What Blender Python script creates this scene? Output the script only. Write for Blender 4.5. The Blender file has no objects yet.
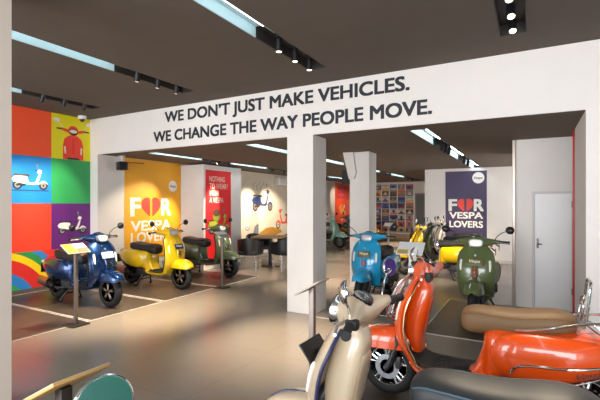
import bpy, bmesh, math, random
from mathutils import Vector, Matrix
C = bpy.context.scene.collection
SC = bpy.context.scene
PI = math.pi
R = math.radians
random.seed(7)

# ------------------------------------------------------------------ camera
cam_d = bpy.data.cameras.new('camera'); cam = bpy.data.objects.new('camera', cam_d); C.objects.link(cam)
cam_d.sensor_width = 36.0
cam_d.lens = 36.0 * 415.0 / 600.0
cam_d.shift_y = 4.0 / 600.0
cam_d.clip_start = 0.05
cam.location = (0, 0, 1.55)
cam.rotation_euler = (R(90), 0, R(29.2))
SC.camera = cam

# ------------------------------------------------------------------ world, exposure, main lights
w = bpy.data.worlds.new('sky'); SC.world = w; w.use_nodes = True
w.node_tree.nodes['Background'].inputs[0].default_value = (0.75, 0.86, 1.0, 1)
w.node_tree.nodes['Background'].inputs[1].default_value = 1.2
SC.view_settings.view_transform = 'Standard'
SC.view_settings.look = 'None'
SC.view_settings.gamma = 1.0
SC.view_settings.use_curve_mapping = False
SC.view_settings.exposure = 0.13
SC.cycles.use_denoising = True
SC.cycles.max_bounces = 8
SC.cycles.diffuse_bounces = 5
SC.cycles.sample_clamp_indirect = 4.0

WARM = (1.0, 0.83, 0.62)
NEUT = (1.0, 0.93, 0.85)
COOL = (0.80, 0.91, 1.0)

def area(name, loc, rot, sx, sy, power, col=(1, 1, 1)):
    d = bpy.data.lights.new(name, 'AREA'); d.shape = 'RECTANGLE'; d.size = sx; d.size_y = sy
    d.energy = power; d.color = col
    o = bpy.data.objects.new(name, d); C.objects.link(o); o.location = loc; o.rotation_euler = rot
    return o

# daylight coming through the shop windows behind the camera
area('window_daylight', (-4.9, -2.85, 1.6), (R(90), 0, 0), 4.6, 2.6, 340, (0.95, 0.97, 1.0))
area('window_daylight', (0.6, -2.85, 1.6), (R(90), 0, 0), 4.4, 2.6, 340, (0.95, 0.97, 1.0))

area('rear_fill_light', (2.88, 10.55, 1.53), (0, R(90), 0), 1.5, 2.5, 150, (0.97, 0.98, 1.0))  # added fill light that brightens the rear hall from out of view

# ------------------------------------------------------------------ helpers
def V(*a): return Vector(a)

def spot(name, loc, target, power, col=WARM, ang=60, blend=0.8, rad=0.03):
    d = bpy.data.lights.new(name, 'SPOT'); d.energy = power; d.color = col
    d.spot_size = R(ang); d.spot_blend = blend; d.shadow_soft_size = rad
    o = bpy.data.objects.new(name, d); C.objects.link(o); o.location = loc
    v = Vector(target) - Vector(loc)
    o.rotation_euler = v.to_track_quat('-Z', 'Y').to_euler()
    return o

MATS = {}
def lin(c):
    if isinstance(c, str):
        c = [int(c[i:i+2], 16) / 255 for i in (0, 2, 4)]
        c = [x / 12.92 if x <= .04045 else ((x + .055) / 1.055) ** 2.4 for x in c]
    return (c[0], c[1], c[2], 1)

def mat(name, col, rough=0.5, metal=0.0, coat=0.0, emit=0.0, noise=0.0, nscale=20.0, bump=0.0, alpha=None, flake=0.0, trans=0.0):
    if name in MATS: return MATS[name]
    m = bpy.data.materials.new(name); m.use_nodes = True
    nt = m.node_tree; b = nt.nodes['Principled BSDF']
    c = lin(col)
    b.inputs['Base Color'].default_value = c
    b.inputs['Roughness'].default_value = rough
    b.inputs['Metallic'].default_value = metal
    b.inputs['Coat Weight'].default_value = coat
    b.inputs['Coat Roughness'].default_value = 0.04
    if trans: b.inputs['Transmission Weight'].default_value = trans
    if emit:
        b.inputs['Emission Color'].default_value = c
        b.inputs['Emission Strength'].default_value = emit
    if noise or bump:
        tc = nt.nodes.new('ShaderNodeTexCoord')
        n = nt.nodes.new('ShaderNodeTexNoise'); n.inputs['Scale'].default_value = nscale; n.inputs['Detail'].default_value = 5
        nt.links.new(tc.outputs['Object'], n.inputs['Vector'])
        if noise:
            r = nt.nodes.new('ShaderNodeValToRGB')
            r.color_ramp.elements[0].position = .3; r.color_ramp.elements[1].position = .7
            r.color_ramp.elements[0].color = (*[x * (1 - noise) for x in c[:3]], 1)
            r.color_ramp.elements[1].color = (*[min(1, x * (1 + noise)) for x in c[:3]], 1)
            nt.links.new(n.outputs['Fac'], r.inputs['Fac']); nt.links.new(r.outputs['Color'], b.inputs['Base Color'])
        if bump:
            bp = nt.nodes.new('ShaderNodeBump'); bp.inputs['Strength'].default_value = bump; bp.inputs['Distance'].default_value = .005
            nt.links.new(n.outputs['Fac'], bp.inputs['Height']); nt.links.new(bp.outputs['Normal'], b.inputs['Normal'])
    MATS[name] = m
    return m

def paint(name, col):
    return mat('paint_' + name, col, rough=.28, coat=1.0, noise=.04, nscale=300)

# ---- mesh building: MB collects verts / faces / material indices
class MB:
    def __init__(s): s.v = []; s.f = []; s.m = []
    def add(s, verts, faces, mi=0):
        o = len(s.v); s.v += [tuple(p) for p in verts]
        for f in faces: s.f.append(tuple(i + o for i in f)); s.m.append(mi)
        return s
    def box(s, x0, x1, y0, y1, z0, z1, mi=0):
        vs = [(x, y, z) for z in (z0, z1) for y in (y0, y1) for x in (x0, x1)]
        return s.add(vs, [(0, 2, 3, 1), (4, 5, 7, 6), (0, 1, 5, 4), (2, 6, 7, 3), (0, 4, 6, 2), (1, 3, 7, 5)], mi)
    def rbox(s, x0, x1, y0, y1, z0, z1, r=.01, mi=0, seg=2):
        bm = bmesh.new(); t = MB().box(x0, x1, y0, y1, z0, z1)
        vs = [bm.verts.new(p) for p in t.v]
        for f in t.f: bm.faces.new([vs[i] for i in f])
        bmesh.ops.bevel(bm, geom=bm.edges[:], offset=r, segments=seg, affect='EDGES', profile=.5)
        bm.verts.index_update()
        s.add([v.co[:] for v in bm.verts], [[v.index for v in f.verts] for f in bm.faces], mi); bm.free()
        return s
    def loft(s, rings, mi=0, caps=True, closed=True):
        n = len(rings[0]); vs = [p for r in rings for p in r]; fs = []
        for i in range(len(rings) - 1):
            for j in range(n if closed else n - 1):
                a = i * n + j; b = i * n + (j + 1) % n
                fs.append((a, b, b + n, a + n))
        if caps and closed:
            fs.append(tuple(range(n - 1, -1, -1))); k = (len(rings) - 1) * n
            fs.append(tuple(range(k, k + n)))
        return s.add(vs, fs, mi)
    def tube(s, path, r, n=8, mi=0, smooth=0, closed=False):
        P = [Vector(p) for p in path]
        if smooth: P = catmull(P, smooth, closed)
        k = len(P); rs = r if isinstance(r, (list, tuple)) else [r] * k
        if len(rs) != k:
            rs = [rs[min(len(rs) - 1, int(i * len(rs) / k))] for i in range(k)]
        rings = []; up = None
        for i, p in enumerate(P):
            t = (P[(i + 1) % k] - P[i - 1]) if closed else (P[min(i + 1, k - 1)] - P[max(i - 1, 0)])
            t.normalize()
            if up is None:
                up = Vector((0, 0, 1)) if abs(t.z) < .9 else Vector((1, 0, 0))
            sd = t.cross(up)
            if sd.length < 1e-5: sd = t.cross(Vector((0, 1, 0)))
            sd.normalize(); up = sd.cross(t).normalized()
            rings.append([p + (sd * math.cos(2 * PI * j / n) + up * math.sin(2 * PI * j / n)) * rs[i] for j in range(n)])
        if closed: rings.append(rings[0])
        return s.loft(rings, mi, caps=not closed)
    def lathe(s, prof, axis='y', n=28, origin=(0, 0, 0), mi=0, arc=1.0):
        """prof: list of (radius, height along axis)"""
        O = Vector(origin); rings = []
        for r, h in prof:
            ring = []
            for j in range(n):
                a = 2 * PI * j / n * arc; c, q = math.cos(a) * r, math.sin(a) * r
                ring.append(O + (V(c, h, q) if axis == 'y' else V(h, c, q) if axis == 'x' else V(c, q, h)))
            rings.append(ring)
        return s.loft(rings, mi, caps=True)
    def sheet(s, grid, t, mi=0):
        """grid[i][j] points -> thick sheet, offset against the surface normal"""
        ni, nj = len(grid), len(grid[0]); G = [[Vector(p) for p in row] for row in grid]; back = []
        for i in range(ni):
            row = []
            for j in range(nj):
                du = G[min(i + 1, ni - 1)][j] - G[max(i - 1, 0)][j]; dv = G[i][min(j + 1, nj - 1)] - G[i][max(j - 1, 0)]
                nn = du.cross(dv)
                if nn.length < 1e-9: nn = V(0, 0, 1)
                row.append(G[i][j] - nn.normalized() * t)
            back.append(row)
        vs = [p for r in G for p in r] + [p for r in back for p in r]; k = ni * nj; fs = []
        ix = lambda i, j, b=0: i * nj + j + b * k
        for i in range(ni - 1):
            for j in range(nj - 1):
                fs.append((ix(i, j), ix(i, j + 1), ix(i + 1, j + 1), ix(i + 1, j)))
                fs.append((ix(i, j, 1), ix(i + 1, j, 1), ix(i + 1, j + 1, 1), ix(i, j + 1, 1)))
        for i in range(ni - 1):
            fs.append((ix(i, 0), ix(i + 1, 0), ix(i + 1, 0, 1), ix(i, 0, 1)))
            fs.append((ix(i, nj - 1), ix(i, nj - 1, 1), ix(i + 1, nj - 1, 1), ix(i + 1, nj - 1)))
        for j in range(nj - 1):
            fs.append((ix(0, j), ix(0, j, 1), ix(0, j + 1, 1), ix(0, j + 1)))
            fs.append((ix(ni - 1, j), ix(ni - 1, j + 1), ix(ni - 1, j + 1, 1), ix(ni - 1, j, 1)))
        return s.add(vs, fs, mi)
    def poly(s, pts, d=0.0, mi=0, M=None):
        """flat polygon in (u,v), thickness d along n; M maps (u,v,n)"""
        M = M or (lambda u, v, n: (u, v, n))
        n = len(pts)
        vs = [M(u, v, d) for u, v in pts]
        return s.add(vs, [tuple(range(n))], mi)
    def prism(s, pts, n0, n1, mi=0, M=None):
        M = M or (lambda u, v, n: (u, v, n)); k = len(pts)
        vs = [M(u, v, n0) for u, v in pts] + [M(u, v, n1) for u, v in pts]
        fs = [tuple(range(k - 1, -1, -1)), tuple(range(k, 2 * k))] + [(i, (i + 1) % k, k + (i + 1) % k, k + i) for i in range(k)]
        return s.add(vs, fs, mi)
    def xf(s, M):
        s.v = [tuple(M @ Vector(p)) for p in s.v]; return s
    def mesh(s, name, nm=1, smooth=True, ang=38, recalc=True):
        me = bpy.data.meshes.new(name); me.from_pydata(s.v, [], s.f)
        for p, m in zip(me.polygons, s.m): p.material_index = m
        if recalc:
            bm = bmesh.new(); bm.from_mesh(me); bmesh.ops.recalc_face_normals(bm, faces=bm.faces[:]); bm.to_mesh(me); bm.free()
        if smooth:
            for p in me.polygons: p.use_smooth = True
            me.set_sharp_from_angle(angle=R(ang))
        me.update(); return me

def catmull(P, k, closed=False):
    out = []; n = len(P)
    rng = n if closed else n - 1
    for i in range(rng):
        a, b, c, d = (P[(i - 1) % n], P[i], P[(i + 1) % n], P[(i + 2) % n]) if closed else (P[max(i - 1, 0)], P[i], P[i + 1], P[min(i + 2, n - 1)])
        for j in range(k):
            t = j / k
            out.append(.5 * ((2 * b) + (c - a) * t + (2 * a - 5 * b + 4 * c - d) * t * t + (3 * b - a - 3 * c + d) * t ** 3))
    if not closed: out.append(P[-1].copy())
    return out

def link_mesh(name, me, mats, parent=None):
    """mats: one material or a list; they are linked on the object so meshes may be shared"""
    if not isinstance(mats, (list, tuple)): mats = [mats]
    while len(me.materials) < len(mats): me.materials.append(mats[len(me.materials)])
    o = bpy.data.objects.new(name, me); C.objects.link(o)
    for i, m in enumerate(mats):
        o.material_slots[i].link = 'OBJECT'; o.material_slots[i].material = m
    if parent: o.parent = parent
    return o

def obj(name, mb, mats, parent=None, smooth=True, ang=38, recalc=True):
    return link_mesh(name, mb.mesh(name, smooth=smooth, ang=ang, recalc=recalc), mats, parent)

def tag(o, label=None, cat=None, group=None, kind=None):
    if label: o['label'] = label
    if cat: o['category'] = cat
    if group: o['group'] = group
    if kind: o['kind'] = kind
    return o

def struct(name, mb, mats, parent=None, **k):
    k.setdefault('smooth', False)
    o = obj(name, mb, mats, parent, **k)
    if not parent: o['kind'] = 'structure'
    return o

def thing(name, label, cat, loc=(0, 0, 0), rz=0, group=None):
    o = bpy.data.objects.new(name, None); C.objects.link(o); o.empty_display_size = .1
    o.location = loc; o.rotation_euler = (0, 0, rz)
    return tag(o, label, cat, group)

def sup(w, zb, zt, n=2.5, k=20, yc=0.0):
    """super-ellipse ring in (y,z)"""
    out = []; zc, h = (zb + zt) / 2, (zt - zb) / 2
    for j in range(k):
        a = 2 * PI * j / k; c, q = math.cos(a), math.sin(a)
        out.append((yc + w * math.copysign(abs(c) ** (2 / n), c), zc + h * math.copysign(abs(q) ** (2 / n), q)))
    return out

def lerp_table(T, k):
    """smooth a table of tuples with catmull"""
    n = len(T[0]); res = []
    for i in range(len(T) - 1):
        a, b, c, d = T[max(i - 1, 0)], T[i], T[i + 1], T[min(i + 2, len(T) - 1)]
        for j in range(k):
            t = j / k
            res.append(tuple(.5 * (2 * b[q] + (c[q] - a[q]) * t + (2 * a[q] - 5 * b[q] + 4 * c[q] - d[q]) * t * t + (3 * b[q] - a[q] - 3 * c[q] + d[q]) * t ** 3) for q in range(n)))
    res.append(T[-1]); return res

_txt = {}
def text_geo(s, bold=0.0, shear=0.0, spacing=1.0):
    key = (s, bold, shear, spacing)
    if key in _txt: return _txt[key]
    c = bpy.data.curves.new('t', 'FONT'); c.body = s; c.size = 1; c.offset = bold; c.shear = shear; c.space_character = spacing
    c.resolution_u = 4
    o = bpy.data.objects.new('t', c); C.objects.link(o); bpy.context.view_layer.update()
    me = bpy.data.meshes.new_from_object(o.evaluated_get(bpy.context.evaluated_depsgraph_get()))
    vs = [v.co[:2] for v in me.vertices]; fs = [tuple(p.vertices) for p in me.polygons]
    bpy.data.objects.remove(o); bpy.data.curves.remove(c); bpy.data.meshes.remove(me)
    x0 = min(v[0] for v in vs); x1 = max(v[0] for v in vs)
    # cap height measured on a flat capital
    _txt[key] = (vs, fs, x0, x1)
    return _txt[key]

def cap_h(bold):
    vs, _, _, _ = text_geo('H', bold); return min(v[1] for v in vs), max(v[1] for v in vs)

def text_on(mb, s, u0, u1, vbase, cap, M, n=0.003, mi=0, bold=0.012, shear=0.0, spacing=1.0):
    wt = max(0, bold - .002); bold = 0.0
    vs, fs, x0, x1 = text_geo(s, bold, shear, spacing); y0, y1 = cap_h(bold)
    k = (u1 - u0) / (x1 - x0); q = cap / (y1 - y0)
    for e, (dx, dy) in enumerate([(0, 0)] if not wt else [(-1, -1), (1, -1), (-1, 1), (1, 1), (0, 0)]):
        mb.add([M(u0 + (x - x0 + dx * wt) * k, vbase + (y - y0 + dy * wt * .8) * q, n + e * .0001) for x, y in vs], fs, mi)

def on_x(X, sgn=1):   # wall facing +X (sgn 1): u=+Y ; facing -X: u=-Y
    return (lambda u, v, n: (X + n, u, v)) if sgn > 0 else (lambda u, v, n: (X - n, -u, v))
def on_y(Y):          # wall facing -Y: u=+X
    return lambda u, v, n: (u, Y - n, v)

def disc(cu, cv, ru, rv=None, k=28):
    rv = rv or ru
    return [(cu + ru * math.cos(2 * PI * i / k), cv + rv * math.sin(2 * PI * i / k)) for i in range(k)]

def heart_half(cu, cv, w, h, side, gap=.02):
    """one half of a heart, side -1 left / +1 right, in a w x h box"""
    pts = [(0, -.5), (0, .42), (.06, .48), (.16, .5), (.28, .48), (.40, .40), (.48, .27), (.5, .12), (.47, -.03), (.38, -.18), (.22, -.34), (.08, -.46)]
    p = [(cu + side * (gap + u * (w - 2 * gap)), cv + v * h) for u, v in pts]
    return p if side < 0 else p[::-1]
# ================================================================== THE ROOM
white = mat('white_wall', 'e9e3dd', rough=.75, noise=.02, nscale=3, bump=.02)
ceil_m = mat('brown_ceiling', '5b5149', rough=.85, noise=.04, nscale=4)
black = mat('black_metal', '17161a', rough=.45)
blackp = mat('black_plastic', '141416', rough=.38)
rubber = mat('rubber', '121213', rough=.7)
chrome = mat('chrome', 'dcdcde', rough=.12, metal=1)
steel = mat('brushed_steel', '857a72', rough=.45, metal=.7)
silver = mat('silver', 'b8bbc0', rough=.35, metal=.9)
frame_m = mat('window_frame', '2b2b2d', rough=.5)

def floor_mat():
    m = bpy.data.materials.new('polished_floor'); m.use_nodes = True; nt = m.node_tree; b = nt.nodes['Principled BSDF']
    tc = nt.nodes.new('ShaderNodeTexCoord'); n = nt.nodes.new('ShaderNodeTexNoise'); n.inputs['Scale'].default_value = .9; n.inputs['Detail'].default_value = 6
    br = nt.nodes.new('ShaderNodeTexBrick'); br.offset = 0
    br.inputs['Scale'].default_value = 1; br.inputs['Brick Width'].default_value = 1.2; br.inputs['Row Height'].default_value = 1.2; br.inputs['Mortar Size'].default_value = .003
    r = nt.nodes.new('ShaderNodeValToRGB'); r.color_ramp.elements[0].color = lin('7c7268'); r.color_ramp.elements[1].color = lin('8e8477')
    nt.links.new(tc.outputs['Object'], n.inputs['Vector']); nt.links.new(tc.outputs['Object'], br.inputs['Vector'])
    nt.links.new(n.outputs['Fac'], r.inputs['Fac'])
    br.inputs['Mortar'].default_value = lin('7a6c5d')
    nt.links.new(r.outputs['Color'], br.inputs['Color1']); nt.links.new(r.outputs['Color'], br.inputs['Color2'])
    nt.links.new(br.outputs['Color'], b.inputs['Base Color'])
    b.inputs['Roughness'].default_value = .24
    return m
floor_m = floor_mat()
mat_m = mat('dark_floor_tile', '463c34', rough=.38, noise=.08, nscale=2.5)
line_m = mat('pale_inlay', 'c8bfb4', rough=.4)

XL, XW, XR, YF, YH, YB, ZC, ZR = -7.64, -7.41, 3.0, -3.0, 5.15, 18.1, 3.22, 2.52
struct('floor', MB().box(-7.9, XR + .2, YF - .2, YB + .2, -.1, 0), floor_m)

def slab_with_slots(x0, x1, y0, y1, z0, z1, xs, hw, ya, yb):
    mb = MB(); cur = x0
    for x in xs:
        mb.box(cur, x - hw, y0, y1, z0, z1); cur = x + hw
        if ya > y0: mb.box(x - hw, x + hw, y0, ya, z0, z1)
        if yb < y1: mb.box(x - hw, x + hw, yb, y1, z0, z1)
    mb.box(cur, x1, y0, y1, z0, z1); return mb
FX = [-6.62, -4.48, -2.31, -.16, 1.98]; HW = .12; FY0, FY1 = -2.2, 4.6
struct('ceiling', slab_with_slots(-7.9, XR + .2, YF - .2, YH + .02, ZC, ZC + .2, FX, HW, FY0, FY1), ceil_m)
RX = [-6.3, -4.0, -1.3, 1.4]; RY0, RY1 = 5.5, 17.0
struct('ceiling_rear', slab_with_slots(-7.9, XR + .2, YH + .021, YB + .2, ZR, ZR + .2, RX, HW, RY0, RY1), mat('brown_ceiling_warm_lit', '6a5d52', rough=.85, noise=.04, nscale=4))  # same brown ceiling, with warm lamplight put into a lighter colour

struct('wall_left', MB().box(XL - .2, XL, YF - .2, YH, 0, ZC), white)
struct('wall_rear_left', MB().box(XL - .2, XW, YH, YB + .2, 0, ZR).box(XL - .2, XW, YH, YH + .02, ZR, ZC), white)
struct('wall_header', MB().box(XW, .484, YH, YH + .02, ZR, ZC), white)
struct('wall_right', MB().box(XR, XR + .2, YF - .2, 12, 0, ZC), white)
struct('wall_jamb', MB().box(.484, XR, YH, 6.4, 0, ZR).box(.484, XR, YH, YH + .02, ZR, ZC), white)
struct('wall_closet', MB().box(-.215, XR, 7.1, 9.0, 0, ZR), white)
struct('wall_banner', MB().box(-2.65, XR, 12.0, YB, 0, ZR), white)
struct('wall_back', MB().box(XW, -2.65, YB, YB + .2, 0, ZR), white)
struct('trim_closet_edge', MB().rbox(-.262, -.217, 7.06, 7.12, 0, ZR, .006), mat('satin_trim', 'a79a90', rough=.3, metal=.6))
struct('pillar_left', MB().box(-3.72, -3.28, 1.18, 1.6, 0, ZC), mat('cream_wall', 'd8cabd', rough=.75))
struct('column_front', MB().box(-3.09, -2.67, YH, 5.57, 0, ZR), white)
mb = MB().box(-3.0, -2.62, 7.3, 7.7, 0, ZR)
mb.prism([(-3.0, 2.5), (-3.0, 2.05), (-3.04, 2.5)], 7.32, 7.5, M=lambda u, v, n: (u, n, v))
mb.prism([(-3.12, ZR), (-2.92, ZR), (-2.86, 2.12), (-2.9, 2.02), (-3.0, 2.02)], 7.24, 7.31, M=lambda u, v, n: (u, n, v))
struct('column_rear', mb, white)
struct('wall_poster_box', MB().box(XW, -6.69, 7.36, 8.79, 0, 2.48), white)
sk = mat('baseboard', 'cfc8c0', rough=.5)
struct('baseboard_left', MB().box(XL, XL + .012, YF, YH, 0, .08), mat('dark_baseboard', '59504a', rough=.5))
struct('baseboard_back', MB().box(XW, -2.65, YB - .015, YB, 0, .10), sk)
struct('baseboard_right', MB().box(-2.65, -.3, 11.985, 12, 0, .08), sk)

# shop front behind the camera: mullions, panes, sill wall
mb = MB().box(-7.9, XR + .2, YF - .2, YF, 2.95, ZC).box(-7.9, XR + .2, YF - .2, YF, 0, .25)
for x in (-7.9, -2.6, 2.9): mb.box(x, x + .3, YF - .2, YF, .25, 2.95)
struct('wall_front', mb, white)
glass = mat('pane_glass', 'ffffff', rough=.0, trans=1.0)
for i, (x0, x1) in enumerate(((-7.6, -2.6), (-2.3, 2.9))):
    mb = MB(); d = .06
    for k in range(4):
        x = x0 + (x1 - x0 - d) * k / 3; mb.box(x, x + d, YF - .12, YF - .04, .25, 2.95)
    mb.box(x0, x1, YF - .12, YF - .04, .25, .31).box(x0, x1, YF - .12, YF - .04, 2.89, 2.95)
    f = struct('window_%d' % (i + 1), mb, frame_m)
    obj('pane', MB().box(x0 + .03, x1 - .03, YF - .085, YF - .075, .3, 2.9), glass, f, smooth=False)

f = struct('window_3', MB().box(2.93, 3.0, 9.2, 11.9, .7, .76).box(2.93, 3.0, 9.2, 11.9, 2.3, 2.36).box(2.93, 3.0, 9.2, 9.26, .76, 2.3).box(2.93, 3.0, 11.84, 11.9, .76, 2.3).box(2.93, 3.0, 10.52, 10.58, .76, 2.3), frame_m)  # unseen window added to go with the rear fill light
obj('pane', MB().box(2.985, 2.995, 9.26, 11.84, .76, 2.3), glass, f, smooth=False)

# dark display mats let into the floor, with pale inlay lines
def floor_mat_patch(x0, x1, y0, y1, lw=.016):
    o = struct('floor_display_mat', MB().box(x0, x1, y0, y1, -.02, .004), mat_m)
    b = MB().box(x0 - lw, x1 + lw, y0 - lw, y0, -.02, .005).box(x0 - lw, x1 + lw, y1, y1 + lw, -.02, .005)
    b.box(x0 - lw, x0, y0, y1, -.02, .005).box(x1, x1 + lw, y0, y1, -.02, .005)
    obj('inlay_line', b, line_m, o, smooth=False)
for y0, y1 in ((.6, 1.95), (2.02, 3.4), (3.46, 4.66), (4.74, 5.98), (6.04, 7.5)):
    floor_mat_patch(XL + .03 if y1 < 5 else XW + .03, -5.12, y0, y1 if y1 != 7.5 else 7.33)
floor_mat_patch(-2.58, -1.62, 5.6, 7.25)
floor_mat_patch(-1.16, .3, 5.09, 7.05)
floor_mat_patch(-1.42, 1.4, -.6, 3.82)
struct('trim_floor_line', MB().box(-2.66, .48, 5.06, 5.085, -.02, .004), line_m)

# cupboard door in the closet wall
dm = mat('white_door', 'f0edec', rough=.4)
d1 = struct('door_1', MB().rbox(.035, .50, 7.075, 7.1, .02, 1.70, .004), dm)
fr = MB().box(.0, .03, 7.07, 7.1, 0, 1.735).box(.505, .54, 7.07, 7.1, 0, 1.735).box(.03, .505, 7.07, 7.1, 1.705, 1.735)
obj('door_frame', fr, mat('door_frame', 'd2cdca', rough=.5), d1, smooth=False)
obj('door_handle', MB().rbox(.06, .085, 7.045, 7.075, .90, 1.04, .005).tube([(.072, 7.05, .96), (.072, 7.03, .96), (.13, 7.03, .96)], .008), steel, d1)
for z in (.25, 1.5): obj('hinge', MB().lathe([(.008, z), (.008, z + .09)], 'z', 10, (.502, 7.068, 0)), steel, d1)
d2 = struct('door_2', MB().rbox(-4.34, -4.03, YB - .05, YB, 0, 1.95, .004), mat('grey_door', '6c7070', rough=.5))
obj('door_frame', MB().box(-4.40, -4.345, YB - .06, YB, 0, 2.0).box(-4.025, -3.97, YB - .06, YB, 0, 2.0).box(-4.40, -3.97, YB - .06, YB, 1.955, 2.01), mat('grey_frame', '8b8d8d', rough=.5), d2, smooth=False)
obj('door_handle', MB().tube([(-4.29, YB - .05, 1.0), (-4.29, YB - .10, 1.0), (-4.2, YB - .10, 1.0)], .01), steel, d2)

# ================================================================== CEILING CHANNELS AND SPOTLIGHTS
led_m = mat('led', (0.86, 0.93, 1.0), emit=4.5)
led_r = mat('led_rear', (0.90, 0.94, 1.0), emit=13.0)
chan_w = mat('channel_white', 'b4cdd0', rough=.6)
lens_m = mat('spot_lens', (1.0, .84, .6), emit=4.0)

def channel(x, y0, y1, z, segs, depth, where, led):
    """segs: list of (ya, yb, 'lit'|'dark')"""
    t = thing('light_channel', where, 'light channel', (x, (y0 + y1) / 2, z), 0, 'recessed light channels in the brown ceilings')
    oy = (y0 + y1) / 2
    for ya, yb, kind in segs:
        mb = MB(); th = .01; a, b = ya - oy, yb - oy
        mb.box(-HW + .001, HW - .001, a, b, depth, depth + th)
        mb.box(-HW + .001, -HW + th, a, b, .003, depth).box(HW - th, HW - .001, a, b, .003, depth)
        if ya == y0: mb.box(-HW + th, HW - th, a, a + th, .003, depth)
        if yb == y1: mb.box(-HW + th, HW - th, b - th, b, .003, depth)
        if kind == 'lit':
            h = obj('lit_housing', mb, chan_w, t, smooth=False)
            obj('led_strip', MB().rbox(-.02, .015, a + .01, b - .01, depth - .022, depth - .001, .004), led, h, smooth=False)
        else:
            h = obj('dark_housing', mb, mat('channel_dark', '332e2b', rough=.6), t, smooth=False)
            obj('track', MB().box(-.018, .018, a + .02, b - .02, depth - .02, depth - .001), blackp, h, smooth=False)
    return t

def spotlight(x, y, z, depth, aim, label, group, power, ang=44, col=WARM, lit=True):
    """black cylinder lamp hung from the track; aim = world target"""
    t = thing('spotlight', label, 'spotlight', (x, y, z), 0, group)
    d = (Vector(aim) - V(x, y, z)).normalized()
    M = d.to_track_quat('-Z', 'Y').to_matrix().to_4x4()
    M.translation = V(0, 0, .005)
    obj('stem', MB().tube([(0, 0, depth - .019), (0, 0, .0)], .010, 8).rbox(-.02, .02, -.04, .04, depth - .045, depth - .019, .005), black, t)
    b = MB().lathe([(.0, .05), (.030, .05), (.034, .045), (.034, -.085), (.031, -.085), (.030, -.076), (0, -.076)], 'z', 20).xf(M)
    bo = obj('lamp_body', b, black, t)
    obj('lens', MB().lathe([(0, -.083), (.0295, -.083), (.0295, -.078), (0, -.078)], 'z', 16).xf(M), lens_m, bo)
    if power:
        p = M @ V(0, 0, -.10)
        spot('spot_lamp', V(x, y, z) + p, aim, power * 5.5, col, ang)

names = {-6.62: 'by the colourful mural wall', -4.48: 'left of the lettering', -2.31: 'above the front white column', -.16: 'at top right', 1.98: 'beyond the right edge'}
FSY = [3.68, 4.02, 4.36]
ordn = ['nearest', 'middle', 'farthest']
for x in FX:
    channel(x, FY0, FY1, ZC, [(FY0, 3.42, 'lit'), (3.42, FY1, 'dark')], .11, 'long recessed light channel in front ceiling, ' + names[x], led_m)
    for k, y in enumerate(FSY):
        if x == -6.62: aim = (XL, y - .1 + .1 * k, 1.45); pw = 36
        elif x == -.16: aim = (x + .2, y - 1.6, 0.4); pw = 22
        elif x == 1.98: aim = (x - .6, y, 0); pw = 14
        elif x == -4.48: aim = (x - .7, y + .15, 0); pw = 85
        else: aim = (x, y + .001, 0); pw = 65
        spotlight(x, y, ZC, .11, aim, '%s of three black spotlights %s' % (ordn[k], names[x]), 'spotlights under the front ceiling', pw, 62 if x == -4.48 else 46)
rn = {-6.3: 'along the poster wall', -4.0: 'left of the rear column', -1.3: 'in front of the purple banner', 1.4: 'behind the white cupboard wall'}
SEG = [(5.5, 7.0, 'lit'), (7.0, 8.0, 'dark'), (8.0, 9.6, 'lit'), (9.6, 10.8, 'dark'), (10.8, 12.4, 'lit'), (12.4, 13.6, 'dark'), (13.6, 15.2, 'lit'), (15.2, 17.0, 'dark')]
en = ['first', 'second', 'third', 'fourth', 'fifth', 'sixth', 'seventh', 'eighth', 'ninth']
for x in RX:
    channel(x, RY0, RY1, ZR, SEG, .11, 'recessed light channel in rear ceiling, ' + rn[x], led_r)
    k = 0
    for ya, yb, kd in SEG:
        if kd == 'lit': continue
        for q in range(3 if ya < 9 else 2):
            y = ya + .15 + q * (.33 if ya < 9 else .6)
            if x == -6.3:
                aim = [(XW, 6.85, 1.05), (XW, 5.98, 1.35), (-6.69, 7.6, 1.4), (XW, 10.1, 1.3), (XW, 11.3, 1.2), (XW, 13.2, 1.3), (XW, 14.4, 1.2), (XW, 16.6, 1.6), (XW, 17.4, 1.3)][k]; pw = [42, 50, 60, 60, 60, 40, 30, 16, 16][k]
                if k < 2: y0 = y
            elif x == -1.3: aim = (x + (-.4 if y > 9 else -.6), y + 1.3, 0.6); pw = 26
            elif x == 1.4: aim = (x, y, 0); pw = 0
            else: aim = [(-3.5, 7.0, 0), (-3.4, 7.9, 0), (-5.4, 7.2, .5), (-4.3, 9.2, 0), (-4.6, 11.2, 0)][k] if k < 5 else (x - .3, y + .2, 0); pw = 75
            spotlight(x, y, ZR, .11, aim, '%s rear-ceiling spotlight from the front, %s' % (en[k], rn[x]), 'spotlights under the rear ceiling', pw, ang=38 if x == -6.3 and k < 3 else 54)
            k += 1
# ================================================================== PRINTS ON THE WALLS
def pm(name, col, rough=.45): return mat('print_' + name, col, rough=rough)
P_ = {k: pm(k, c) for k, c in dict(red='f0402a', orange='f5562c', yellow='e9dc10', blue='1f86d2', green='2f9e58', purple='5f1f74', gold='f9b01c', deep='42365a',
     white='f6f2ea', brown='5a3d2a', dark='23242a', grey='8b8b8d', cream='e8ddc8', tan='c28a3a', navy='34406e', scarlet='e8262c', olive='8f9a2e', lime='b9c43a', teal='0f5f50', violet='4b2a86', heart='ee4532', hole='c93124').items()}

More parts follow.
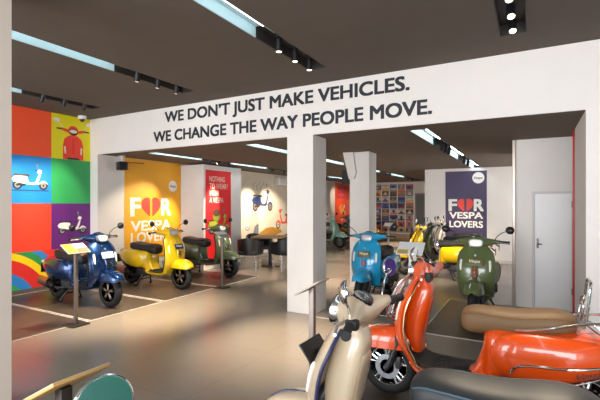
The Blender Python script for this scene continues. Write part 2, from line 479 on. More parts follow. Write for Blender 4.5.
def flat_scooter(mb, M, u0, v0, L, idx, n=.0015, flip=False):
    """printed side view of a scooter, L long, heading +u; idx = material indices body, seat, dark, metal"""
    f = -1 if flip else 1
    T = lambda pts: [(u0 + f * u * L, v0 + v * L) for u, v in (pts if f > 0 else pts[::-1])]
    B, S, D, G = idx
    for cx in (-.36, .36):
        mb.poly(T(disc(cx, .125, .125, k=24)), n, D, M); mb.poly(T(disc(cx, .125, .078, k=20)), n + .0006, G, M); mb.poly(T(disc(cx, .125, .03, k=12)), n + .0012, D, M)
    mb.poly(T([(-.42, .13), (-.18, .10), (-.12, .16), (-.3, .2)]), n + .0014, D, M)
    mb.poly(T([(-.52, .30), (-.47, .22), (-.34, .20), (-.2, .17), (-.06, .15), (.14, .14), (.2, .19), (.24, .30), (.28, .45), (.25, .50), (.2, .40), (.14, .25), (.08, .205), (-.04, .21), (-.08, .30), (-.1, .385), (-.3, .40), (-.45, .38)]), n + .0018, B, M)
    mb.poly(T([(.16, .16), (.24, .2), (.3, .26), (.38, .27), (.46, .22), (.5, .15), (.46, .18), (.36, .21), (.28, .17)]), n + .0022, B, M)
    mb.poly(T([(.17, .5), (.19, .58), (.25, .6), (.31, .57), (.31, .51), (.26, .47)]), n + .0024, B, M)
    mb.poly(T([(-.47, .395), (-.3, .405), (-.1, .39), (-.06, .37), (-.03, .41), (-.08, .45), (-.25, .435), (-.4, .45), (-.46, .44)]), n + .0026, S, M)
    mb.poly(T([(.12, .55), (.19, .57), (.19, .59), (.12, .58)]), n + .0028, D, M)
    mb.poly(T([(.2, .6), (.17, .7), (.19, .71), (.22, .6)]), n + .0028, G, M)
    mb.poly(T(disc(.18, .72, .03, .04, 14)), n + .003, G, M)
    mb.poly(T([(-.47, .3), (-.3, .24), (-.14, .25), (-.12, .3), (-.25, .36), (-.42, .36)]), n + .0021, B, M)

# ---- colourful mural on the left wall
M = on_x(XL)
mural = thing('wall_mural', 'tall mural of red, yellow, blue, green and purple squares on left wall', 'mural', (XL, 4.4, 0))
def kid(name, mb, mats, par):
    o = obj(name, mb, mats, par, smooth=False, recalc=False); o.matrix_parent_inverse = Matrix.Translation(-par.location) if par.rotation_euler.z == 0 else par.matrix_world.inverted()
    return o
yb = [2.06, 2.84, 3.62, 4.386, 5.149]; zb = [.72, 1.56, 2.39, 3.219]
cols = {(3, 2): 'yellow', (3, 1): 'green', (3, 0): 'purple', (2, 2): 'orange', (2, 1): 'blue', (2, 0): 'red', (1, 2): 'green', (1, 1): 'purple', (1, 0): 'yellow', (0, 2): 'blue', (0, 1): 'yellow', (0, 0): 'orange'}
for (i, j), c in cols.items():
    o = kid('colour_square', MB().box(XL + .0005, XL + .004, yb[i], yb[i + 1], zb[j], zb[j + 1]), P_[c], mural)
    o['label'] = {'orange': 'red orange square', 'red': 'red square'}.get(c, c + ' square')
def rainbow_mat():
    m = bpy.data.materials.new('print_rainbow'); m.use_nodes = True; nt = m.node_tree; b = nt.nodes['Principled BSDF']; b.inputs['Roughness'].default_value = .45
    g = nt.nodes.new('ShaderNodeNewGeometry'); d = nt.nodes.new('ShaderNodeVectorMath'); d.operation = 'DISTANCE'
    d.inputs[1].default_value = (XL, 3.48, -.24); nt.links.new(g.outputs['Position'], d.inputs[0])
    r = nt.nodes.new('ShaderNodeValToRGB'); r.color_ramp.interpolation = 'CONSTANT'; e = r.color_ramp.elements
    st = [(0, '2f9e58'), (.50, '2f7ec4'), (.65, 'd42e2a'), (.87, 'e9c818'), (.985, '2f8a48'), (1.10, '2f7ec4'), (1.20, 'd8352c'), (1.38, 'e9c818'), (1.47, '2f8a48'), (1.58, '2f7ec4')]
    st = [(p / 2, c) for p, c in st]; half = nt.nodes.new('ShaderNodeMath'); half.operation = 'MULTIPLY'; half.inputs[1].default_value = .5
    e[0].position = 0; e[0].color = lin(st[0][1]); e[1].position = st[1][0]; e[1].color = lin(st[1][1])
    for p, c in st[2:]: q = e.new(p); q.color = lin(c)
    nt.links.new(d.outputs['Value'], half.inputs[0]); nt.links.new(half.outputs[0], r.inputs['Fac']); nt.links.new(r.outputs['Color'], b.inputs['Base Color'])
    return m
kid('rainbow_panel', MB().box(XL + .0005, XL + .004, yb[0], yb[4], .08, zb[0]), rainbow_mat(), mural)
mb = MB(); flat_scooter(mb, M, 4.03, 1.80, .60, (0, 1, 2, 3), .0045)
mb.poly([(3.70, 1.795), (4.35, 1.795), (4.33, 1.775), (3.72, 1.775)], .0044, 4, M)
kid('printed_scooter', mb, [P_['cream'], P_['brown'], P_['dark'], P_['grey'], P_['navy']], mural)['label'] = 'cream scooter printed on the blue square'
mb = MB(); flat_scooter(mb, M, 4.79, .98, .56, (0, 1, 2, 3), .0045)
kid('printed_scooter', mb, [P_['white'], P_['dark'], P_['dark'], P_['grey']], mural)['label'] = 'white scooter printed on the purple square'
mb = MB(); c = 4.80
mb.poly([(c - .20, 2.392), (c - .20, 2.66), (c - .17, 2.78), (c - .08, 2.85), (c + .08, 2.85), (c + .17, 2.78), (c + .20, 2.66), (c + .20, 2.392)], .0045, 0, M)
mb.poly([(c - .13, 2.392), (c - .10, 2.43), (c + .10, 2.43), (c + .13, 2.392)], .0050, 2, M)
mb.poly([(c - .02, 2.5), (c - .02, 2.80), (c + .02, 2.80), (c + .02, 2.5)], .0052, 4, M)
for s in (-1, 1):
    mb.poly([(c + s * .17, 2.5), (c + s * .14, 2.5), (c + s * .15, 2.64), (c + s * .18, 2.62)][::s], .0054, 3, M)
    mb.poly([(c + s * .08, 2.95), (c + s * .22, 2.98), (c + s * .22, 2.93), (c + s * .08, 2.89)][::-s], .0046, 0, M)
    mb.poly([(c + s * .22, 2.97), (c + s * .32, 2.965), (c + s * .32, 2.94), (c + s * .22, 2.94)][::-s], .0046, 2, M)
    mb.poly([(c + s * .18, 2.97), (c + s * .27, 3.07), (c + s * .28, 3.06), (c + s * .195, 2.97)][::-s], .0046, 3, M)
    mb.poly(disc(c + s * .32, 3.10, .065, .04), .0048, 3, M)
mb.poly(disc(c, 2.94, .10, .095), .0056, 0, M); mb.poly(disc(c, 2.92, .085, .065), .0060, 2, M); mb.poly(disc(c, 2.93, .075, .035), .0064, 3, M)
kid('printed_scooter', mb, [P_['red'], P_['brown'], P_['dark'], P_['cream'], P_['scarlet']], mural)['label'] = 'red scooter front printed on the yellow square'

# ---- lettering on the header wall
ink = mat('dark_lettering', '23262f', rough=.6)
M = on_y(YH)
for s, u0, u1, v, lab in (("WE DON\u2019T JUST MAKE VEHICLES.", -5.56, -1.33, 2.968, 'upper line of dark lettering reading WE DON\u2019T JUST MAKE VEHICLES.'),
                          ("WE CHANGE THE WAY PEOPLE MOVE.", -5.84, -1.06, 2.645, 'lower line of dark lettering reading WE CHANGE THE WAY PEOPLE MOVE.')):
    mb = MB(); text_on(mb, s, u0, u1, v, .172, M, .003, 0, bold=.034)
    tag(obj('wall_lettering', mb, ink, smooth=False, recalc=False), lab, 'lettering', 'lettering on the white header wall')

def love_poster(name, label, M, u0, u1, z0, z1, base, cx, w_for, w_line, zs, badge, loc, rad):
    t = thing(name, label, 'poster', loc)
    kid('poster_sheet', MB().prism([(u0, z0), (u1, z0), (u1, z1), (u0, z1)], .001, .006, 0, M), base, t)
    mb = MB(); (zf, cf), (zv, cv), (zl, cl) = zs
    a, b = cx - w_for / 2, cx + w_for / 2
    text_on(mb, 'F', a, a + cf * .62, zf, cf, M, .0075, 0, .04); text_on(mb, 'R', b - cf * .72, b, zf, cf, M, .0075, 0, .04)
    text_on(mb, 'VESPA', cx - w_line / 2, cx + w_line / 2, zv, cv, M, .0075, 0, .03)
    text_on(mb, 'LOVERS', cx - w_line / 2, cx + w_line / 2, zl, cl, M, .0075, 0, .03)
    kid('lettering', mb, P_['white'], t)
    mb = MB(); hw = (w_for - cf * 1.34) * .88; hc = (a + cf * .62 + b - cf * .72) / 2
    for s in (-1, 1): mb.poly(heart_half(hc, zf + cf * .5, hw, cf * 1.14, s, .03), .0075, 0, M)
    kid('heart', mb, P_['heart'], t)
    kid('badge', MB().poly(disc(badge[0], badge[1], rad), .0075, 0, M), P_['white'], t)
    mb = MB(); text_on(mb, 'Vespa', badge[0] - rad * .68, badge[0] + rad * .68, badge[1] - rad * .2, rad * .42, M, .0085, 0, .012, shear=.35)
    kid('badge_lettering', mb, P_['dark'], t)
love_poster('yellow_poster', 'tall golden yellow poster with red heart reading FOR VESPA LOVERS', on_x(XW), 5.76, 7.345, .35, 2.515, P_['gold'], 6.47, 1.10, 1.10,
            ((1.30, .37), (.97, .21), (.72, .21)), (7.09, 1.97), (XW, 6.5, .35), .13)
love_poster('purple_poster', 'tall dark purple poster with red heart reading FOR VESPA LOVERS', on_y(12.0), -2.09, -1.04, .15, 2.44, P_['deep'], -1.56, .86, .84,
            ((1.37, .30), (1.16, .165), (.92, .165)), (-1.25, 2.25), (-1.56, 12.0, .15), .15)

# ---- red poster on the box
M = on_x(-6.69)
t = thing('red_poster', 'tall red poster reading NOTHING TO WEAR? with a picture of a scooter', 'poster', (-6.69, 7.9, .1))
kid('poster_sheet', MB().prism([(7.42, .1), (8.36, .1), (8.36, 2.36), (7.42, 2.36)], .001, .006, 0, M), P_['scarlet'], t)
mb = MB()
for s, u1, v in (('NOTHING', 8.12, 2.09), ('TO WEAR?', 8.22, 1.92), ('WEAR', 7.90, 1.75), ('A VESPA', 8.06, 1.58)): text_on(mb, s, 7.55, u1, v, .125, M, .0075, 0, .008)
kid('lettering', mb, P_['cream'], t)
mb = MB(); flat_scooter(mb, M, 7.92, .82, .80, (0, 1, 2, 3), .0075)
mb.poly(disc(7.80, 1.26, .13, .14), .012, 4, M); mb.poly(disc(7.80, 1.34, .13, .09), .0125, 1, M)
kid('printed_scooter', mb, [P_['lime'], P_['brown'], P_['dark'], P_['grey'], P_['olive']], t)

# ---- orange poster at the back left, cream drawing wall, collage
M = on_x(XW)
t = thing('orange_poster', 'tall orange poster with small purple lettering on the far left wall', 'poster', (XW, 17, .2))
kid('poster_sheet', MB().prism([(16.35, .2), (17.95, .2), (17.95, 2.46), (16.35, 2.46)], .001, .006, 0, M), P_['orange'], t)
mb = MB()
for s, u1, v in (('SUPER', 17.5, 2.2), ('TECH', 17.3, 2.0), ('LOVES', 17.4, 1.8)): text_on(mb, s, 16.6, u1, v, .13, M, .0075, 0, .03)
kid('lettering', mb, P_['violet'], t)
mb = MB(); rr = random.Random(3)
for k in range(12): mb.poly(disc(17.2 + rr.uniform(-.32, .32), 1.2 + rr.uniform(-.35, .3), rr.uniform(.05, .1), k=10), .0075 + k * .0002, k % 2, M)
kid('printed_flowers', mb, [P_['cream'], P_['gold']], t)

t = thing('drawing_wall', 'cream wall mural with drawn scooters behind the table and black chairs', 'mural', (XW, 10.7, 0))
kid('mural_sheet', MB().prism([(8.86, .08), (14.6, .08), (14.6, 2.515), (8.86, 2.515)], .001, .004, 0, M), pm('paper', 'e6d8c2'), t)
def drawn(mats, u, v, L, lab, flip=False, extra=None):
    mb = MB(); flat_scooter(mb, M, u, v, L, (0, 1, 2, 3), .0045, flip)
    if extra: extra(mb)
    kid('printed_scooter', mb, mats, t)['label'] = lab
def squig(mb):
    for k in range(4):
        a = 10.25 + k * .22
        p = [(a + .05 * math.sin(q * .9 + k) + q * .02, 1.95 + q * .035) for q in range(9)]
        for i in range(8): mb.poly([(p[i][0], p[i][1]), (p[i][0] + .025, p[i][1]), (p[i + 1][0] + .025, p[i + 1][1]), (p[i + 1][0], p[i + 1][1])], .006, 3, M)
drawn([P_['navy'], P_['dark'], P_['brown'], P_['grey']], 10.85, 1.32, 1.15, 'navy drawn scooter', extra=squig)
drawn([P_['orange'], P_['brown'], P_['dark'], P_['cream']], 12.15, .72, 1.1, 'orange drawn scooter', True)
drawn([P_['white'], P_['grey'], P_['grey'], P_['white']], 9.75, .75, .8, 'white drawn scooter')
mb = MB(); mb.poly([(10.6, .62), (11.0, .78), (11.4, .80), (11.9, .70), (12.0, .60), (11.4, .50), (10.8, .50)], .009, 0, M)
mb.poly([(10.2, .3), (10.4, .85), (10.55, .95), (10.62, .9), (10.6, .5), (11.4, .45), (11.5, .3)], .0085, 1, M)
kid('printed_seat', mb, [P_['tan'], P_['grey']], t)

t = thing('poster_collage', 'wall collage of small coloured posters at the far back', 'collage', (-5.7, YB, .3))
M = on_y(YB)
kid('collage_sheet', MB().prism([(-7.0, .22), (-4.45, .22), (-4.45, 2.47), (-7.0, 2.47)], .001, .006, 0, M), P_['white'], t)
cl = ['1f3f7a', 'e27a2e', '23242a', 'd8d2c4', '2f6fae', 'b83a2e', '6a5a48', 'e8c34a', '8aa0a8', '1c2c54', 'd9a08a', '4d7f8f', 'e0dccf', 'c9582a', '56565e', '9a8f7a']
cm = [pm('cover_' + chr(97 + i), c) for i, c in enumerate(cl)]
rr = random.Random(11)
for j in range(8):
    for i in range(7):
        u = -6.96 + i * .358; v = .26 + j * .272; mb = MB(); k = rr.sample(range(16), 4)
        uw = rr.uniform(.30, .35); vh = .262
        mb.prism([(u, v), (u + uw, v), (u + uw, v + vh), (u, v + vh)], .006, .008, 0, M)
        mb.poly([(u + .02, v + .02), (u + uw - .02, v + .02), (u + uw - .02, v + .09), (u + .02, v + .09)], .0085, 1, M)
        if rr.random() < .5: mb.poly(disc(u + uw / 2, v + .15, .065, k=12), .009, 2, M)
        else: mb.poly([(u + .05, v + .06), (u + uw - .06, v + .05), (u + uw / 2, v + .21)], .009, 2, M)
        mb.poly([(u + .03, v + .215), (u + uw - .05, v + .215), (u + uw - .05, v + .235), (u + .03, v + .235)], .0092, 3, M)
        kid('poster_cover', mb, [cm[q] for q in k], t)

# ---- posters added for the scooter mirrors are built on the right wall, further below
# ================================================================== SCOOTERS
# local frame: x forward, y to the rider's left, z up; front axle x=.66, rear axle x=-.67
AF, AR, WR = (.66, .235), (-.67, .235), .235
CACHE = {}
def part(name, key, build, mats, parent, ang=38):
    if key not in CACHE: CACHE[key] = build().mesh(name, ang=ang)
    return link_mesh(name, CACHE[key], mats, parent)

def b_tyre(ax):
    def f():
        r = WR; prof = []
        for k in range(15):
            a = -PI * .62 + 2 * PI * .62 * k / 14
            prof.append((r - .055 + .055 * math.cos(a), .058 * math.sin(a)))
        prof = prof + [(r - .083, .045), (r - .083, -.045)]
        rings = [[(ax[0] + p[0] * math.cos(2 * PI * j / 40), p[1], ax[1] + p[0] * math.sin(2 * PI * j / 40)) for j in range(40)] for p in prof + [prof[0]]]
        return MB().loft(rings, 0, caps=False)
    return f
def b_rim(ax):
    def f():
        mb = MB(); O = (ax[0], 0, ax[1])
        mb.lathe([(.152, -.047), (.160, -.047), (.163, -.040), (.150, -.025), (.150, .025), (.163, .040), (.160, .047), (.152, .047), (.142, .03), (.142, -.03), (.152, -.047)], 'y', 36, O)
        mb.lathe([(0, -.05), (.032, -.05), (.042, -.035), (.042, .035), (.032, .05), (0, .05)], 'y', 20, O)
        for k in range(5):
            a = 2 * PI * k / 5 + .3
            for d in (-.16, .16):
                p0 = V(ax[0] + .035 * math.cos(a), 0, ax[1] + .035 * math.sin(a)); p1 = V(ax[0] + .150 * math.cos(a + d), 0, ax[1] + .150 * math.sin(a + d))
                for y in (-.034, .034):
                    mb.tube([p0 + V(0, y * 1.1, 0), p1 + V(0, y, 0)], [.016, .012], 8)
        return mb
    return f
def b_disc(ax):
    def f():
        O = (ax[0], 0, ax[1])
        mb = MB().lathe([(.058, .060), (.098, .060), (.098, .066), (.058, .066), (.058, .060)], 'y', 30, O)
        return mb
    return f
def b_caliper(): return MB().rbox(AF[0] - .115, AF[0] - .07, .045, .085, AF[1], AF[1] + .10, .01)
def b_fork():
    mb = MB()
    mb.tube([(.40, .0, .86), (.47, .03, .70), (.53, .095, .58), (.58, .10, .42), (.615, .10, .30), (.66, .095, .235)], [.03, .03, .028, .025, .025, .025], 10, smooth=4)
    mb.tube([(.56, .105, .46), (.64, .108, .25)], .022, 10)
    mb.tube([(.66, -.07, .235), (.66, .10, .235)], .02, 10)
    return mb
def b_fender():
    T = [(.915, .022, .425, .408), (.902, .055, .450, .398), (.87, .085, .482, .392), (.81, .106, .518, .390), (.74, .118, .540, .392), (.66, .122, .551, .396), (.57, .118, .552, .40), (.49, .105, .545, .405), (.43, .08, .53, .41)]
    G = []
    for x, w, zt, zb in lerp_table(T, 4):
        row = []
        for j in range(19):
            a = PI * j / 18; c, q = math.cos(a), math.sin(a)
            row.append((x - .012 * abs(c) ** 3, w * math.copysign(abs(c) ** .62, c), zb + (zt - zb) * q ** .8))
        G.append(row)
    return MB().sheet(G, -.006)
def b_crest():
    return MB().tube([(.905, 0, .452), (.87, 0, .488), (.81, 0, .524), (.74, 0, .546), (.66, 0, .557)], [.004, .008, .009, .008, .004], 8, smooth=4)

# leg shield: (x, z, half width, sweep back of the edges)
SH = [(.40, .985, .090, .02), (.44, .945, .150, .035), (.485, .87, .203, .055), (.53, .78, .221, .065), (.56, .68, .225, .075), (.568, .57, .222, .08), (.548, .47, .215, .085), (.495, .39, .20, .07), (.43, .33, .195, .03), (.34, .305, .195, .0)]
SHT = lerp_table(SH, 4)
def sh_pt(row, u, off=0.0):
    x, z, w, k = row
    return (x - k * abs(u) ** 2.9 + off, w * math.copysign(abs(u) ** .9, u), z)
def b_shield():
    G = [[sh_pt(r, -1 + 2 * j / 20) for j in range(21)] for r in SHT]
    return MB().sheet(G, -.022)
def b_trim():
    mb = MB()
    for s in (-1, 1): mb.tube([Vector(sh_pt(r, s, -.008)) + V(0, s * .006, 0) for r in SHT[3:]] + [V(.2, s * .205, .302), V(.03, s * .2, .302)], .0095, 8)
    return mb
def b_tie():
    T = lerp_table([(.445, .945, .028, .012), (.508, .86, .042, .03), (.56, .76, .044, .04), (.594, .66, .040, .05), (.602, .58, .034, .045), (.592, .535, .02, .02)], 4)
    return MB().loft([[(x + d * math.cos(a) - .0, w * math.sin(a), z) for a in [PI * 2 * j / 16 for j in range(16)]] for x, z, w, d in [(x - .02, z, w, d * .9) for x, z, w, d in T]])
def b_glovebox():
    # (front x, back x, z, half width)
    T = lerp_table([(.43, .335, .955, .058), (.46, .308, .89, .085), (.49, .322, .79, .105), (.52, .352, .67, .112), (.52, .375, .55, .112), (.49, .38, .46, .105), (.46, .385, .40, .09)], 4)
    rings = []
    for xf, xb, z, w in T:
        h = (xf - xb) / 2; c0 = (xf + xb) / 2
        rings.append([(c0 + h * math.copysign(abs(math.cos(a)) ** .55, math.cos(a)), w * math.copysign(abs(math.sin(a)) ** .7, math.sin(a)), z) for a in [2 * PI * j / 28 for j in range(28)]])
    return MB().loft(rings)
def b_glovelid():
    T = lerp_table([(.318, .83, .05), (.318, .79, .07), (.338, .70, .08), (.358, .60, .075), (.368, .56, .05)], 3)
    return MB().loft([[(x + .008 * math.cos(a) + .004, w * math.sin(a), z) for a in [2 * PI * j / 16 for j in range(16)]] for x, z, w in T])
def b_floor():
    mb = MB(); T = [(.46, .37, .16), (.40, .322, .19), (.30, .302, .2), (.1, .298, .2), (-.02, .302, .19), (-.10, .315, .17)]
    rings = []
    for x, z, w in lerp_table(T, 3):
        rings.append([(x, y, zz) for y, zz in [(-w, z), (-w, z - .03), (-w + .03, z - .055), (w - .03, z - .055), (w, z - .03), (w, z), (w - .015, z + .008), (-w + .015, z + .008)]])
    return mb.loft(rings)
def b_floormat():
    mb = MB(); rings = []
    for x, z, w in lerp_table([(.462, .46, .12), (.45, .40, .15), (.415, .35, .165), (.36, .325, .175), (.28, .314, .178), (.1, .311, .178), (.0, .315, .165)], 3):
        rings.append([(x, y, zz) for y, zz in [(-w, z), (w, z), (w - .01, z + .012), (-w + .01, z + .012)]])
    mb.loft(rings)
    for y in (-.12, -.08, -.04, 0, .04, .08, .12): mb.rbox(-.03, .30, y - .008, y + .008, .318, .331, .003)
    return mb
def b_body():
    T = [(.05, .085, .27, .325), (.005, .10, .27, .37), (-.045, .108, .27, .52), (-.065, .125, .275, .645), (-.09, .16, .28, .675), (-.14, .185, .30, .69), (-.3, .195, .36, .695), (-.5, .19, .43, .70), (-.68, .17, .49, .695), (-.80, .13, .54, .68), (-.88, .085, .57, .65), (-.92, .035, .595, .625)]
    return MB().loft([[(r[0], y, z) for y, z in sup(r[1], r[2], r[3], 3.2, 24)] for r in lerp_table(T, 4)])
def b_cowl(s):
    def f():
        # x, outer, zb, zt, half thickness
        T = [(-.085, .145, .45, .55, .02), (-.11, .178, .41, .605, .05), (-.165, .212, .375, .645, .075), (-.245, .24, .355, .67, .09), (-.36, .255, .352, .685, .10), (-.5, .257, .372, .688, .10), (-.62, .242, .405, .685, .10), (-.73, .208, .45, .672, .09), (-.82, .162, .495, .652, .08), (-.89, .11, .535, .63, .06), (-.92, .06, .565, .60, .03)]
        return MB().loft([[(r[0], s * y, z) for y, z in sup(r[4], r[2], r[3], 2.15, 26, r[1] - r[4])] for r in lerp_table(T, 4)])
    return f
def b_seat(hi=0.0):
    def f():
        T = [(.10, .05, .655, .73), (.083, .088, .62, .765), (.03, .118, .602, .789), (-.06, .136, .61, .795), (-.18, .146, .625, .792), (-.30, .152, .635, .797), (-.41, .154, .65, .812), (-.50, .148, .66, .820), (-.565, .128, .675, .814), (-.61, .085, .695, .795), (-.625, .04, .72, .77)]
        mb = MB(); TT = lerp_table(T, 4)
        mb.loft([[(r[0], y, z) for y, z in sup(r[1], r[2], r[3], 2.8, 24)] for r in TT])
        for q, f_ in enumerate(mb.f):
            zz = sum(mb.v[i][2] for i in f_) / len(f_); xx = sum(mb.v[i][0] for i in f_) / len(f_)
            row = min(TT, key=lambda r: abs(r[0] - xx))
            if zz < row[2] + (row[3] - row[2]) * .86: mb.m[q] = 1
        return mb
    return f
def b_piping():
    mb = MB()
    T = [(.078, .088, .735), (.03, .117, .758), (-.06, .135, .764), (-.18, .145, .762), (-.30, .151, .767), (-.41, .153, .782), (-.50, .147, .790), (-.565, .127, .785), (-.605, .085, .768)]
    for s in (-1, 1): mb.tube([(x, s * (y - .001), z) for x, y, z in T], .004, 6, smooth=4)
    return mb
def b_headset():
    S_ = [(-.275, .298, 1.030, .024, .022), (-.24, .305, 1.032, .033, .030), (-.18, .325, 1.030, .048, .042), (-.12, .352, 1.022, .068, .062), (-.06, .374, 1.018, .086, .082), (0, .38, 1.018, .092, .088)]
    S_ = S_ + [(-a, b, c, d, e) for a, b, c, d, e in S_[-2::-1]]
    mb = MB().loft([[(x + rx * math.cos(t), y, z + rz * math.sin(t)) for t in [2 * PI * j / 22 for j in range(22)]] for y, x, z, rx, rz in lerp_table(S_, 3)])
    mb.loft([[(x + r * math.cos(t), r * 1.15 * math.sin(t), z) for t in [2 * PI * j / 18 for j in range(18)]] for x, z, r in ((.43, .90, .075), (.41, .935, .062), (.39, .97, .07))])
    return mb
def b_grip(s):
    def f():
        mb = MB().tube([(.300, s * .265, 1.030), (.268, s * .385, 1.022)], .0185, 12)
        mb.tube([(.2675, s * .383, 1.022), (.264, s * .398, 1.021)], .022, 12); mb.rbox(.262, .318, s * .265 - .022, s * .265 + .022, 1.008, 1.052, .008); return mb
    return f
def b_lever(s): return lambda: MB().tube([(.335, s * .235, 1.028), (.345, s * .29, 1.025), (.325, s * .36, 1.018), (.312, s * .395, 1.018)], [.008, .007, .006, .008], 8, smooth=4)
MP = (.362, .405, 1.195)
def b_mstalk(s, p):
    x, y, z = p
    return lambda: MB().tube([(.318, s * .225, 1.05), (.318, s * .245, 1.10), (.325, s * (y - .095), z - .04), (x - .02, s * (y - .03), z - .015), (x, s * y, z - .005)], .0055, 8, smooth=4)
def mirror_M(s, yaw, pitch, p): return Matrix.Translation((p[0], s * p[1], p[2])) @ Matrix.Rotation(yaw, 4, 'Z') @ Matrix.Rotation(pitch, 4, 'Y') @ Matrix.Diagonal((1, 1.0, .95, 1))
def b_mirror(s, yaw, pitch, p):
    return lambda: MB().lathe([(0, .024), (.020, .022), (.040, .014), (.053, .0), (.055, -.008), (.0525, -.010)], 'x', 26).xf(mirror_M(s, yaw, pitch, p))
def b_mglass(s, yaw, pitch, p):
    return lambda: MB().lathe([(0, -.0118), (.050, -.0118), (.050, -.009), (0, -.009)], 'x', 26).xf(mirror_M(s, yaw, pitch, p))
def rr_pts(w, h, k=24, n=3.2): return [(w * math.copysign(abs(math.cos(2 * PI * j / k)) ** (2 / n), math.cos(2 * PI * j / k)), h * math.copysign(abs(math.sin(2 * PI * j / k)) ** (2 / n), math.sin(2 * PI * j / k))) for j in range(k)]
def b_hl(kind, lens):
    def f():
        w, h, n = (.085, .050, 3.2) if kind == 'rect' else (.078, .078, 2)
        def ring(x, s, tilt=.10): return [(x - q * s * tilt * 2, y * s * (1 - .16 * (q / h) * (kind == 'rect') * -1 * .6), 1.022 + q * s) for y, q in rr_pts(w, h, 28, n)]
        if lens: return MB().loft([ring(.478, .86), ring(.490, .80), ring(.496, .55), ring(.498, .1)])
        return MB().loft([ring(.40, 1.0), ring(.468, 1.05), ring(.484, 1.0), ring(.486, .90), ring(.476, .86)])
    return f
def b_speedo(): return MB().lathe([(0, .0), (.06, .0), (.068, -.012), (.066, -.03), (0, -.03)], 'z', 24).xf(Matrix.Translation((.335, 0, 1.098)) @ Matrix.Rotation(R(-24), 4, 'Y') @ Matrix.Diagonal((.8, 1.0, 1, 1)))
def b_signal(s):
    def f():
        T = [(.80, .010), (.785, .018), (.73, .02), (.67, .014), (.655, .006)]
        rings = []
        for z, h in T:
            row = min(SHT, key=lambda r: abs(r[1] - z)); a = Vector(sh_pt(row, s * .70)); b = Vector(sh_pt(row, s * .86))
            m = (a + b) / 2; rings.append([m + V(.012 * math.cos(t) + .024, h * math.sin(t), z - m.z) for t in [2 * PI * j / 12 for j in range(12)]])
        return MB().loft(rings)
    return f
def b_grille():
    mb = MB()
    for k in range(4): mb.rbox((.606 + .001 * (1 - k)), (.628 - .001 * k), -.034, .034, .595 + k * .026, .612 + k * .026, .004)
    return mb
def b_emblem(): return MB().lathe([(0, 0), (.018, 0), (.016, .006), (0, .008)], 'x', 6).xf(Matrix.Translation((.528, 0, .862)) @ Matrix.Rotation(R(-20), 4, 'Y'))
def b_tail(): return MB().loft([[(x, y, z) for y, z in sup(w, zc - h, zc + h, 3, 18)] for x, w, zc, h in ((-.88, .055, .625, .035), (-.93, .06, .62, .04), (-.955, .05, .615, .032), (-.96, .03, .613, .02))])
def b_tailsig(): 
    mb = MB()
    for s in (-1, 1): mb.loft([[(x, s * .115 + y, z) for y, z in sup(w, .60 - h, .60 + h, 2.3, 14)] for x, w, h in ((-.82, .03, .02), (-.89, .035, .026), (-.92, .02, .016))])
    return mb
def b_rearplate(): return MB().rbox(-1.02, -1.012, -.09, .09, .40, .55, .003).tube([(-.93, .03, .56), (-1.012, .03, .50)], .012, 8).tube([(-.93, -.03, .56), (-1.012, -.03, .50)], .012, 8)
def b_exhaust():
    mb = MB().lathe([(0, 0), (.045, 0), (.062, .03), (.066, .10), (.066, .30), (.055, .36), (.03, .38), (0, .38)], 'x', 22).xf(Matrix.Translation((-.83, -.195, .31)) @ Matrix.Rotation(R(10), 4, 'Y'))
    mb.tube([(-.52, -.20, .25), (-.42, -.16, .22), (-.25, -.05, .22), (-.2, .0, .24)], .02, 10, smooth=4); return mb
def b_hshield():
    G = [[(-.80 + .24 * i / 8, -.195 - .076 * math.cos(a), .33 + .05 * (1 - i / 8) * .6 - .045 + .076 * math.sin(a)) for a in [R(-60 + 140 * j / 8) for j in range(9)]] for i in range(9)]
    return MB().sheet(G, .004)
def b_engine():
    mb = MB().rbox(-.78, -.25, .075, .155, .17, .33, .03, seg=3)
    mb.lathe([(0, 0), (.075, 0), (.08, .015), (.07, .04), (0, .045)], 'y', 22, (-.62, .15, .25)); mb.lathe([(0, 0), (.06, 0), (.06, .03), (0, .035)], 'y', 20, (-.40, .15, .26))
    mb.rbox(-.42, -.12, -.12, .10, .20, .34, .03, seg=3); mb.tube([(-.62, -.10, .25), (-.86, -.13, .56)], .03, 10); return mb
def b_stand():
    mb = MB()
    for s in (-1, 1):
        mb.tube([(-.22, s * .06, .22), (-.30, s * .13, .10), (-.33, s * .17, .02), (-.37, s * .18, .014)], .013, 8, smooth=3); mb.rbox(-.385, -.325, s * .175 - .02, s * .175 + .02, .005, .02, .005)
    mb.tube([(-.27, -.11, .13), (-.27, .11, .13)], .011, 8); return mb
def b_rack():
    mb = MB()
    for s in (-1, 1):
        mb.tube([(-.26, s * .165, .69), (-.38, s * .170, .71), (-.52, s * .165, .745), (-.64, s * .14, .775), (-.78, s * .125, .795), (-.85, s * .10, .805), (-.875, s * .05, .806), (-.877, 0, .806)], .0085, 8, smooth=4)
        mb.tube([(-.66, s * .13, .778), (-.73, s * .10, .72), (-.80, s * .08, .675)], .0085, 8, smooth=4)
    for x in (-.68, -.78): mb.tube([(x, -.125, .793), (x, .125, .793)], .0065, 8)
    return mb
def b_backrest():
    mb = MB().tube([(-.665, -.11, .785), (-.68, -.11, .93), (-.69, -.09, 1.03), (-.692, 0, 1.04), (-.69, .09, 1.03), (-.68, .11, .93), (-.665, .11, .785)], .0095, 8, smooth=5)
    mb.tube([(-.64, -.08, .785), (-.655, -.08, .90), (-.66, 0, .935), (-.655, .08, .90), (-.64, .08, .785)], .0085, 8, smooth=5)
    return mb
